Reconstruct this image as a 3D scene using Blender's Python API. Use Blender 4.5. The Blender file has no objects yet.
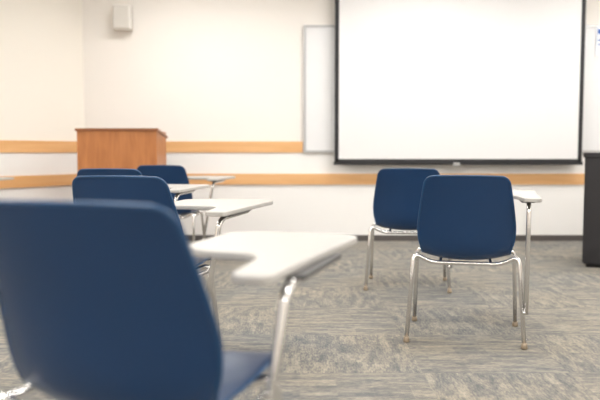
import bpy, bmesh, math
from mathutils import Vector, Matrix
scene=bpy.context.scene
scene.view_settings.view_transform='Standard'

# ---------- helpers ----------
def mat(name,col,rough=.5,metal=0,bump=0,bscale=200,var=0,vscale=3,coat=0,emit=None):
    m=bpy.data.materials.new(name); m.use_nodes=True
    nt=m.node_tree; b=nt.nodes['Principled BSDF']
    b.inputs['Base Color'].default_value=(*col,1); b.inputs['Roughness'].default_value=rough
    b.inputs['Metallic'].default_value=metal
    if coat: b.inputs['Coat Weight'].default_value=coat
    tc=nt.nodes.new('ShaderNodeTexCoord')
    if var:
        n=nt.nodes.new('ShaderNodeTexNoise'); n.inputs['Scale'].default_value=vscale; n.inputs['Detail'].default_value=4
        r=nt.nodes.new('ShaderNodeMapRange'); r.inputs['To Min'].default_value=1-var; r.inputs['To Max'].default_value=1+var
        mx=nt.nodes.new('ShaderNodeVectorMath'); mx.operation='SCALE'; mx.inputs[0].default_value=col
        nt.links.new(tc.outputs['Object'],n.inputs['Vector']); nt.links.new(n.outputs['Fac'],r.inputs['Value'])
        nt.links.new(r.outputs['Result'],mx.inputs['Scale']); nt.links.new(mx.outputs['Vector'],b.inputs['Base Color'])
    if bump:
        n=nt.nodes.new('ShaderNodeTexNoise'); n.inputs['Scale'].default_value=bscale
        bp=nt.nodes.new('ShaderNodeBump'); bp.inputs['Strength'].default_value=bump; bp.inputs['Distance'].default_value=.002
        nt.links.new(tc.outputs['Object'],n.inputs['Vector']); nt.links.new(n.outputs['Fac'],bp.inputs['Height']); nt.links.new(bp.outputs['Normal'],b.inputs['Normal'])
    if emit:
        b.inputs['Emission Color'].default_value=(*emit[0],1); b.inputs['Emission Strength'].default_value=emit[1]
    return m

def wood(name,c1,c2,axis_scale):
    m=bpy.data.materials.new(name); m.use_nodes=True; nt=m.node_tree; b=nt.nodes['Principled BSDF']
    tc=nt.nodes.new('ShaderNodeTexCoord'); mp=nt.nodes.new('ShaderNodeMapping'); mp.inputs['Scale'].default_value=axis_scale
    n=nt.nodes.new('ShaderNodeTexNoise'); n.inputs['Scale'].default_value=4; n.inputs['Detail'].default_value=6; n.inputs['Distortion'].default_value=.6
    r=nt.nodes.new('ShaderNodeValToRGB'); r.color_ramp.elements[0].position=.3; r.color_ramp.elements[1].position=.7
    r.color_ramp.elements[0].color=(*c1,1); r.color_ramp.elements[1].color=(*c2,1)
    nt.links.new(tc.outputs['Object'],mp.inputs[0]); nt.links.new(mp.outputs[0],n.inputs['Vector']); nt.links.new(n.outputs['Fac'],r.inputs[0]); nt.links.new(r.outputs[0],b.inputs['Base Color'])
    b.inputs['Roughness'].default_value=.4
    return m

def carpet():
    m=bpy.data.materials.new('carpet_tile'); m.use_nodes=True; nt=m.node_tree; N=nt.nodes; L=nt.links; b=N['Principled BSDF']
    b.inputs['Roughness'].default_value=.95
    tc=N.new('ShaderNodeTexCoord')
    def streak(scale,detail,s):
        mp=N.new('ShaderNodeMapping'); mp.inputs['Scale'].default_value=scale
        n=N.new('ShaderNodeTexNoise'); n.inputs['Scale'].default_value=s; n.inputs['Detail'].default_value=detail; n.inputs['Roughness'].default_value=.65
        L.new(tc.outputs['Object'],mp.inputs[0]); L.new(mp.outputs[0],n.inputs['Vector']); return n.outputs['Fac']
    def blocks(sx,sy):
        mp=N.new('ShaderNodeMapping'); mp.inputs['Scale'].default_value=(sx,sy,0)
        fl=N.new('ShaderNodeVectorMath'); fl.operation='FLOOR'; wn=N.new('ShaderNodeTexWhiteNoise'); wn.noise_dimensions='2D'
        L.new(tc.outputs['Object'],mp.inputs[0]); L.new(mp.outputs[0],fl.inputs[0]); L.new(fl.outputs[0],wn.inputs['Vector']); return wn.outputs['Value']
    def mix(f,a,bb):
        x=N.new('ShaderNodeMix'); x.data_type='FLOAT'; L.new(f,x.inputs[0]); L.new(a,x.inputs[2]); L.new(bb,x.inputs[3]); return x.outputs[0]
    def madd(a,k,c):
        x=N.new('ShaderNodeMath'); x.operation='MULTIPLY_ADD'; x.inputs[1].default_value=k; L.new(a,x.inputs[0])
        if isinstance(c,float): x.inputs[2].default_value=c
        else: L.new(c,x.inputs[2])
        return x.outputs[0]
    ck=N.new('ShaderNodeTexChecker'); ck.inputs['Scale'].default_value=1/.61
    mpc=N.new('ShaderNodeMapping'); mpc.inputs['Location'].default_value=(.1,.2,.05); L.new(tc.outputs['Object'],mpc.inputs[0]); L.new(mpc.outputs[0],ck.inputs['Vector'])
    a=mix(ck.outputs['Fac'],streak((1,5,1),6,6),streak((4,1.0,1),6,7))
    fine=mix(ck.outputs['Fac'],streak((1,4,1),3,34),streak((4,1,1),3,34))
    blk=mix(ck.outputs['Fac'],blocks(7,26),blocks(26,7))
    val=madd(fine,.5,madd(a,.55,madd(blk,.08,-.007)))
    r=N.new('ShaderNodeValToRGB'); e=r.color_ramp.elements
    e[0].position=.43; e[0].color=(.12,.121,.124,1); e[1].position=.71; e[1].color=(.37,.33,.265,1)
    x=e.new(.53); x.color=(.185,.178,.166,1); x=e.new(.60); x.color=(.262,.24,.20,1)
    L.new(val,r.inputs[0])
    bl=N.new('ShaderNodeTexNoise'); bl.inputs['Scale'].default_value=1.7; L.new(tc.outputs['Object'],bl.inputs['Vector'])
    mc=N.new('ShaderNodeMix'); mc.data_type='RGBA'; mc.blend_type='MULTIPLY'; mc.inputs[0].default_value=.6
    rr=N.new('ShaderNodeValToRGB'); rr.color_ramp.elements[0].position=.35; rr.color_ramp.elements[0].color=(.82,.87,.93,1); rr.color_ramp.elements[1].position=.6; rr.color_ramp.elements[1].color=(1.08,1.04,.97,1)
    L.new(bl.outputs['Fac'],rr.inputs[0]); L.new(r.outputs[0],mc.inputs[6]); L.new(rr.outputs[0],mc.inputs[7]); L.new(mc.outputs[2],b.inputs['Base Color'])
    bp=N.new('ShaderNodeBump'); bp.inputs['Strength'].default_value=.4; bp.inputs['Distance'].default_value=.004
    L.new(fine,bp.inputs['Height']); L.new(bp.outputs['Normal'],b.inputs['Normal'])
    return m

M_wall=mat('wall_paint_cream',(.84,.80,.75),.8,bump=.1,bscale=120,var=.01)
M_wallL=mat('wall_paint_warm',(.85,.805,.725),.8,bump=.1,bscale=120,var=.01)
M_wains=mat('wall_lower_panel',(.88,.865,.84),.7,bump=.05,var=.01)
M_ceil=mat('ceiling_tile',(.85,.845,.83),.9,bump=.3,bscale=60,var=.03,vscale=40)
M_rail=wood('rail_wood',(.72,.39,.16),(.80,.47,.215),(.4,.4,6))
M_pod=wood('podium_wood',(.42,.15,.045),(.56,.22,.07),(5,5,.6))
M_podd=wood('podium_edge_wood',(.24,.08,.025),(.34,.12,.04),(.6,5,5))
M_base=mat('baseboard_rubber',(.09,.08,.075),.6,var=.1)
M_floor=carpet()
M_blue=mat('blue_polypropylene',(.004,.034,.105),.34,bump=.12,bscale=500,var=.05,vscale=12)
M_rim=mat('blue_rim_highlight',(.010,.058,.15),.33,var=.04)  # shell blue made lighter: the edge highlight is painted into the rim colour
M_chrome=mat('chrome_tube',(.80,.79,.78),.22,1,var=.03,vscale=30)
M_glide=mat('nylon_glide',(.35,.28,.20),.4,.3,var=.1)
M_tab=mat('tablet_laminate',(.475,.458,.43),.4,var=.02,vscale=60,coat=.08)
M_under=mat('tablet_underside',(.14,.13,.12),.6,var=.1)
M_brk=mat('steel_bracket',(.12,.12,.12),.4,.6,var=.1)
M_scr=mat('screen_matte_white',(.78,.77,.765),.9,var=.005)
M_blk=mat('screen_black_border',(.012,.011,.013),.6,var=.1)
M_wb=mat('whiteboard_surface',(.80,.80,.805),.25,var=.005)
M_alu=mat('aluminium_frame',(.50,.50,.50),.4,.7,var=.03)
M_spk=mat('speaker_plastic',(.74,.71,.66),.5,var=.02)
M_grl=mat('speaker_grille',(.66,.63,.58),.7,bump=.8,bscale=400,var=.03)
M_cab=mat('cabinet_black',(.018,.017,.020),.35,var=.1)
M_paper=mat('poster_paper',(.75,.80,.86),.7,var=.02)
M_pblue=mat('poster_blue',(.04,.12,.40),.7,var=.05)
M_house=mat('white_housing',(.8,.8,.78),.5,var=.02)
M_emit=mat('diffuser',(.9,.9,.9),.5,emit=((1,.983,.96),16.2))

def link(o,parent=None):
    scene.collection.objects.link(o)
    if parent: o.parent=parent
    return o
def obj(name,verts,faces,mats,parent=None,smooth=False,fm=None):
    me=bpy.data.meshes.new(name); me.from_pydata([tuple(v) for v in verts],[],faces)
    for m in (mats if isinstance(mats,list) else [mats]): me.materials.append(m)
    if fm:
        for p,i in zip(me.polygons,fm): p.material_index=i
    bm=bmesh.new(); bm.from_mesh(me); bmesh.ops.recalc_face_normals(bm,faces=bm.faces); bm.to_mesh(me); bm.free()
    if smooth:
        for p in me.polygons: p.use_smooth=True
    return link(bpy.data.objects.new(name,me),parent)
def box(name,x0,x1,y0,y1,z0,z1,m,parent=None,bev=0):
    v=[(x,y,z) for x in(x0,x1) for y in(y0,y1) for z in(z0,z1)]
    f=[(0,1,3,2),(4,6,7,5),(0,4,5,1),(2,3,7,6),(0,2,6,4),(1,5,7,3)]
    o=obj(name,v,f,m,parent)
    if bev:
        md=o.modifiers.new('bev','BEVEL'); md.width=bev; md.segments=3
    return o
def empty(name,loc=(0,0,0),rz=0,s=1):
    e=bpy.data.objects.new(name,None); e.location=loc; e.rotation_euler=(0,0,rz); e.empty_display_size=.1; e.scale=(s,s,s)
    return link(e)
def fillet(pts,r,seg=7,closed=False):
    P=[Vector(p) for p in pts]; n=len(P); out=[]
    for i in range(n):
        if not closed and i in(0,n-1): out.append(P[i]); continue
        a,b,c=P[i-1],P[i],P[(i+1)%n]
        rr=min(r[i] if isinstance(r,(list,tuple)) else r,(a-b).length*.48,(c-b).length*.48)
        if rr<1e-5: out.append(b); continue
        s=b+(a-b).normalized()*rr; e=b+(c-b).normalized()*rr
        for k in range(seg+1):
            t=k/seg; out.append(s*(1-t)**2+b*2*t*(1-t)+e*t*t)
    return out
def tube(bv,bf,pts,r,n=12,closed=False):
    P=pts; m=len(P); base=len(bv)
    def tan(i):
        a=P[(i-1)%m] if closed or i>0 else P[0]; c=P[(i+1)%m] if closed or i<m-1 else P[-1]
        return (c-a).normalized()
    t=tan(0); up=Vector((0,0,1)) if abs(t.z)<.9 else Vector((1,0,0)); nn=t.cross(up).normalized()
    for i in range(m):
        t=tan(i); nn=(nn-t*nn.dot(t)).normalized(); bb=t.cross(nn)
        for k in range(n):
            a=2*math.pi*k/n; bv.append(P[i]+(nn*math.cos(a)+bb*math.sin(a))*r)
    for i in range(m if closed else m-1):
        j=(i+1)%m
        for k in range(n):
            bf.append((base+i*n+k,base+i*n+(k+1)%n,base+j*n+(k+1)%n,base+j*n+k))
    if not closed:
        bf.append(tuple(base+k for k in range(n))); bf.append(tuple(base+(m-1)*n+k for k in range(n)))

# ---------- chair shell ----------
def catmull(pts,n):
    out=[]
    P=[pts[0]]+list(pts)+[pts[-1]]
    for i in range(1,len(P)-2):
        for k in range(n):
            t=k/n; a,b,c,d=P[i-1],P[i],P[i+1],P[i+2]
            out.append(tuple(.5*((2*b[j])+(-a[j]+c[j])*t+(2*a[j]-5*b[j]+4*c[j]-d[j])*t*t+(-a[j]+3*b[j]-3*c[j]+d[j])*t**3) for j in range(len(b))))
    out.append(tuple(pts[-1])); return out
# y, z, halfwidth, wrap-forward(edge dy), edge dz
prof=catmull([(-.016,.804,.189,.026,-.006),(-.005,.760,.198,.032,-.003),(.012,.695,.209,.040,0),(.030,.620,.221,.048,0),(.043,.545,.229,.056,0),
 (.054,.480,.224,.060,.004),(.076,.425,.211,.056,.016),(.120,.393,.208,.038,.030),(.20,.388,.216,.016,.034),(.29,.398,.226,.004,.030),(.38,.416,.228,0,.020),(.45,.424,.223,0,.010),(.490,.412,.212,-.006,.004)],5)
def build_shell_mesh():
    s=[0]
    for a,b in zip(prof,prof[1:]): s.append(s[-1]+math.hypot(a[0]-b[0],a[1]-b[1]))
    tot=s[-1]; rows=[]
    import bisect
    ss=[0,.001,.003,.007,.013,.021,.031,.043,.056]; ss+=[.07+i*(tot-.14)/34 for i in range(35)]; ss+=[tot-q for q in(.056,.043,.031,.021,.013,.007,.003,.001,0)]
    for q in ss:
        i=min(max(bisect.bisect_right(s,q)-1,0),len(s)-2); t=(q-s[i])/(s[i+1]-s[i]); p=[prof[i][j]*(1-t)+prof[i+1][j]*t for j in range(5)]
        R=.034; e=min(q,tot-q)
        if e<R: p[2]=p[2]-R+math.sqrt(max(0,R*R-(R-e)**2))
        rows.append(p)
    nu=21; V=[];F=[]
    for y,z,h,dy,dz in rows:
        for k in range(nu):
            u=-1+2*k/(nu-1); u=math.sin(u*math.pi/2)*.5+u*.5
            w=abs(u)*h/.22
            V.append(Vector((u*h,y+dy*w**2.2,z+dz*w**2.2)))
    nr=len(rows)
    for i in range(nr-1):
        for k in range(nu-1):
            F.append((i*nu+k,i*nu+k+1,(i+1)*nu+k+1,(i+1)*nu+k))
    loop=[k for k in range(nu)]+[i*nu+nu-1 for i in range(1,nr)]+[(nr-1)*nu+k for k in range(nu-2,-1,-1)]+[i*nu for i in range(nr-2,0,-1)]
    return V,F,[V[i] for i in loop]
SV,SF,SL=build_shell_mesh()

def tablet_outline(dx,wide,dy):
    pts=[(.335+dx,-.03),(.415+dx,-.03),(.425+dx,.30),(.445+dx,.60),(.405+dx,.655),(.12+dx-wide,.655),(.02+dx-wide,.60),(.03+dx-wide,.30),(.10+dx-wide,.235),(.28+dx,.23),(.315+dx,.17)]
    r=[.02,.02,.1,.05,.04,.05,.05,.05,.05,.05,.05]
    return fillet([(x,y+dy,0) for x,y in pts],r,6,True)

def chair(x,y,yaw,dx=0,tz=.66,wide=0,s=1,dy=0,pdx=0):
    E=empty('tablet_arm_chair',(x,y,0),math.radians(yaw),s)
    o=obj('shell',SV,SF,M_blue,E,True); md=o.modifiers.new('th','SOLIDIFY'); md.thickness=.006; md.offset=0
    v=[];f=[]; tube(v,f,SL,.0052,8,True); obj('rim',v,f,M_rim,E,True)
    v=[];f=[]
    rear=fillet([(-.272,-.005,.012),(-.247,.075,.425),(-.17,.10,.376),(.17,.10,.376),(.247,.075,.425),(.272,-.005,.012)],[0,.05,.05,.05,.05,0],8)
    front=fillet([(-.262,.43,.012),(-.245,.36,.415),(-.17,.345,.385),(.17,.345,.385),(.245,.36,.415),(.262,.43,.012)],[0,.05,.05,.05,.05,0],8)
    tube(v,f,rear,.0104); tube(v,f,front,.0104)
    for sx in(-1,1):
        tube(v,f,[Vector((sx*.244,.075,.395)),Vector((sx*.243,.36,.39))],.009)
        tube(v,f,[Vector((sx*.12,.10,.376)),Vector((sx*.12,.345,.385))],.008)
    px=.365+dx+pdx; lx=.275+max(0,dx+pdx+.085)*.45
    pole=fillet([(lx,.012+dy*.5,.16),(px,.055+dy,tz-.05),(px+.003,.10+dy,tz-.032),(px+.005,.42+dy,tz-.032)],[0,.04,.04,0],8)
    tube(v,f,pole,.011)
    tube(v,f,[Vector((.262,.005,.17)),Vector((lx,.012+dy*.5,.165))],.009)
    obj('frame',v,f,M_chrome,E,True)
    v=[];f=[]
    for gx,gy in((-.272,-.005),(.272,-.005),(-.262,.43),(.262,.43)):
        rings=[(.0,.011),(.003,.015),(.009,.0155),(.018,.0135),(.028,.0118)]
        b=len(v)
        for z,r in rings:
            for k in range(14): v.append((gx+r*math.cos(k*math.pi/7),gy+r*math.sin(k*math.pi/7),z))
        for i in range(4):
            for k in range(14): f.append((b+i*14+k,b+i*14+(k+1)%14,b+(i+1)*14+(k+1)%14,b+(i+1)*14+k))
        f.append(tuple(b+k for k in range(14))); f.append(tuple(b+56+k for k in range(14)))
    obj('glides',v,f,M_glide,E,True)
    O=tablet_outline(dx,wide,dy); n=len(O)
    lay=[(tz-.018,.004),(tz-.015,0),(tz-.003,0),(tz,.003)]
    V=[];F=[];fm=[]
    for z,ins in lay:
        for i,p in enumerate(O):
            t=(O[(i+1)%n]-O[i-1]).normalized(); nr=Vector((-t.y,t.x,0)); V.append((p.x+nr.x*ins,p.y+nr.y*ins,z))
    for l in range(3):
        for i in range(n): F.append((l*n+i,l*n+(i+1)%n,(l+1)*n+(i+1)%n,(l+1)*n+i)); fm.append(0)
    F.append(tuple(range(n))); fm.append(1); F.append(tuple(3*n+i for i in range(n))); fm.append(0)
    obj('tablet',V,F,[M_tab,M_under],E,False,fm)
    box('tablet_bracket',px-.03,px+.03,.10+dy,.40+dy,tz-.030,tz-.0175,M_brk,E,.003)
    return E

chair(-.405,1.235,-17,dx=-.110,wide=-.05,tz=.666,s=1.03,dy=.19,pdx=.05)
chair(-.715,2.74,-12,dx=.025,wide=.0,tz=.678,s=1.02)
chair(-1.15,4.20,-6,dx=.03,tz=.685,s=1.01)
chair(-1.12,5.62,-6,dx=.05,tz=.70)
chair(.780,3.27,-13,dx=-.08,tz=.705)
chair(.705,4.55,-9,dx=-.08,tz=.70)
chair(-2.88,5.30,-4,dx=0,tz=.70)

# ---------- room ----------
D=7.15; H=2.75; cx=-2.19; ex,ey=-4.4,3.95; XR=4.2; YB=-2.6
def prism(name,poly,z0,z1,m):
    n=len(poly); v=[(x,y,z0) for x,y in poly]+[(x,y,z1) for x,y in poly]
    f=[tuple(range(n)),tuple(range(n,2*n))]+[(i,(i+1)%n,n+(i+1)%n,n+i) for i in range(n)]
    return obj(name,v,f,m)
room=[(XR,D),(cx,D),(ex,ey),(ex,YB),(XR,YB)]
prism('floor',room,-.1,0,M_floor); prism('ceiling',room,H,H+.1,M_ceil)
def wallseg(name,a,b,m_up,lower=True,rails=True):
    a=Vector((*a,0)); b=Vector((*b,0)); d=(b-a).normalized(); nrm=Vector((d.y,-d.x,0))
    mid=Vector((0,2,0)); 
    if (mid-a).dot(nrm)<0: nrm=-nrm
    def slab(nm,z0,z1,t0,t1,m):
        p=[a+nrm*t0,b+nrm*t0,b+nrm*t1,a+nrm*t1]
        return prism(nm,[(q.x,q.y) for q in p],z0,z1,m)
    slab('wall_'+name,0,H,-.12,0,m_up)
    if lower:
        slab('trim_panel_'+name,.06,.93,0,.006,M_wains)
    slab('baseboard_'+name,0,.06,0,.014,M_base)
    if rails: slab('trim_rail_'+name,.58,.69,0,.024,M_rail)
    return slab
s=wallseg('front',(XR,D),(cx,D),M_wall)
prism('trim_strip_front',[(cx,D-.018),(.03,D-.018),(.03,D),(cx,D)],.905,1.018,M_rail)
s=wallseg('left',(cx,D),(ex,ey),M_wallL); s('trim_strip_left',.905,1.018,0,.018,M_rail)
s=wallseg('side_left',(ex,ey),(ex,YB),M_wallL); s('trim_strip_side_left',.905,1.018,0,.018,M_rail)
wallseg('right',(XR,D),(XR,YB),M_wall); wallseg('back',(ex,YB),(XR,YB),M_wall)

for i,xx in enumerate((-3.0,-1.0,1.2,3.2)):
    for yy in (-1.3,1.1,3.5,5.9):
        if xx<-2.5 and yy>5: continue
        E=empty('ceiling_light_panel',(xx,yy,H))
        box('diffuser',-.58,.58,-.28,.28,-.02,-.012,M_emit,E)
        box('frame_a',-.61,.61,-.31,-.28,-.03,0,M_house,E); box('frame_b',-.61,.61,.28,.31,-.03,0,M_house,E)
        box('frame_c',-.61,-.58,-.28,.28,-.03,0,M_house,E); box('frame_d',.58,.61,-.28,.28,-.03,0,M_house,E)

# whiteboard
E=empty('whiteboard',(0,D,0))
box('panel',.05,3.6,-.022,-.006,.92,2.16,M_wb,E)
box('frame_left',.035,.060,-.032,-.006,.905,2.18,M_alu,E); box('frame_right',3.6,3.624,-.032,-.006,.905,2.18,M_alu,E)
box('frame_top',.060,3.6,-.032,-.006,2.158,2.18,M_alu,E); box('frame_bottom',.060,3.6,-.032,-.006,.905,.927,M_alu,E)
# notice
E=empty('paper_notice',(2.97,D-.034,0))
box('sheet',0,.25,-.002,0,1.88,2.16,M_paper,E); box('header',.015,.235,-.003,-.002,2.09,2.14,M_pblue,E)
box('line_1',.02,.2,-.003,-.002,2.02,2.035,M_pblue,E); box('line_2',.02,.16,-.003,-.002,1.98,1.992,M_pblue,E)
# projection screen
E=empty('projection_screen',(0,D-.13,0)); L0,R0=.345,2.82
box('fabric',L0+.04,R0-.04,-.002,.002,.83,2.56,M_scr,E)
box('border_left',L0,L0+.042,-.003,.003,.81,2.56,M_blk,E); box('border_right',R0-.042,R0,-.003,.003,.81,2.56,M_blk,E)
box('border_bottom',L0,R0,-.003,.003,.81,.84,M_blk,E)
box('bottom_bar',L0-.01,R0+.01,-.013,.013,.782,.812,M_blk,E,.005)
box('pull_tab',1.53,1.60,-.02,.0,.768,.805,M_alu,E,.004)
box('housing',L0-.1,R0+.1,-.06,.06,2.55,2.68,M_house,E,.02)
for bx in(.5,2.6): box('bracket',bx-.03,bx+.03,.05,.129,2.58,2.66,M_alu,E)
# speaker
E=empty('wall_speaker',(-1.76,D,0))
box('cabinet',-.09,.09,-.15,-.03,2.12,2.36,M_spk,E,.015); box('grille',-.078,.078,-.158,-.149,2.135,2.345,M_grl,E,.004)
box('wall_bracket',-.03,.03,-.035,-.0,2.2,2.28,M_spk,E)
# podium
E=empty('wooden_podium',(-1.630,6.25,0))
box('front_panel',-.355,.355,0,.02,.08,1.10,M_pod,E); box('side_left',-.355,-.335,.02,.44,.08,1.10,M_pod,E); box('side_right',.335,.355,.02,.44,.08,1.10,M_pod,E)
box('shelf',-.335,.335,.02,.44,.62,.64,M_pod,E); box('bottom_shelf',-.335,.335,.02,.44,.10,.12,M_pod,E)
box('plinth',-.34,.34,.02,.43,0,.08,M_podd,E)
obj('top',[(-.368,-.015,1.10),(.368,-.015,1.10),(.368,.46,1.04),(-.368,.46,1.04),(-.368,-.015,1.122),(.368,-.015,1.122),(.368,.46,1.062),(-.368,.46,1.062)],
    [(0,1,2,3),(4,5,6,7),(0,1,5,4),(1,2,6,5),(2,3,7,6),(3,0,4,7)],M_podd,E)
# black av cabinet
E=empty('equipment_cabinet',(2.235,5.5,0),math.radians(-22.5))
box('carcass',0,.75,.015,.6,.04,.87,M_cab,E); box('plinth',.03,.72,.04,.57,0,.04,M_blk,E)
box('top',-.012,.762,-.01,.612,.87,.908,M_cab,E,.005)
box('door_panel_left',.01,.372,0,.015,.03,.86,M_cab,E,.003); box('door_panel_right',.378,.74,0,.015,.03,.86,M_cab,E,.003)
box('handle_left',.345,.355,-.025,0,.5,.62,M_alu,E); box('handle_right',.395,.405,-.025,0,.5,.62,M_alu,E)

w=bpy.data.worlds.new('w'); scene.world=w; w.use_nodes=True; w.node_tree.nodes['Background'].inputs[0].default_value=(1,.97,.93,1); w.node_tree.nodes['Background'].inputs[1].default_value=.5
cam=bpy.data.cameras.new('camera'); co=bpy.data.objects.new('camera',cam); link(co); scene.camera=co
cam.lens=42; cam.sensor_width=36; co.location=(0,0,.92); co.rotation_euler=(math.radians(90-4.0),0,0)
cam.clip_start=.02; cam.dof.use_dof=True; cam.dof.focus_distance=3.3; cam.dof.aperture_fstop=1.8; cam.dof.aperture_blades=0
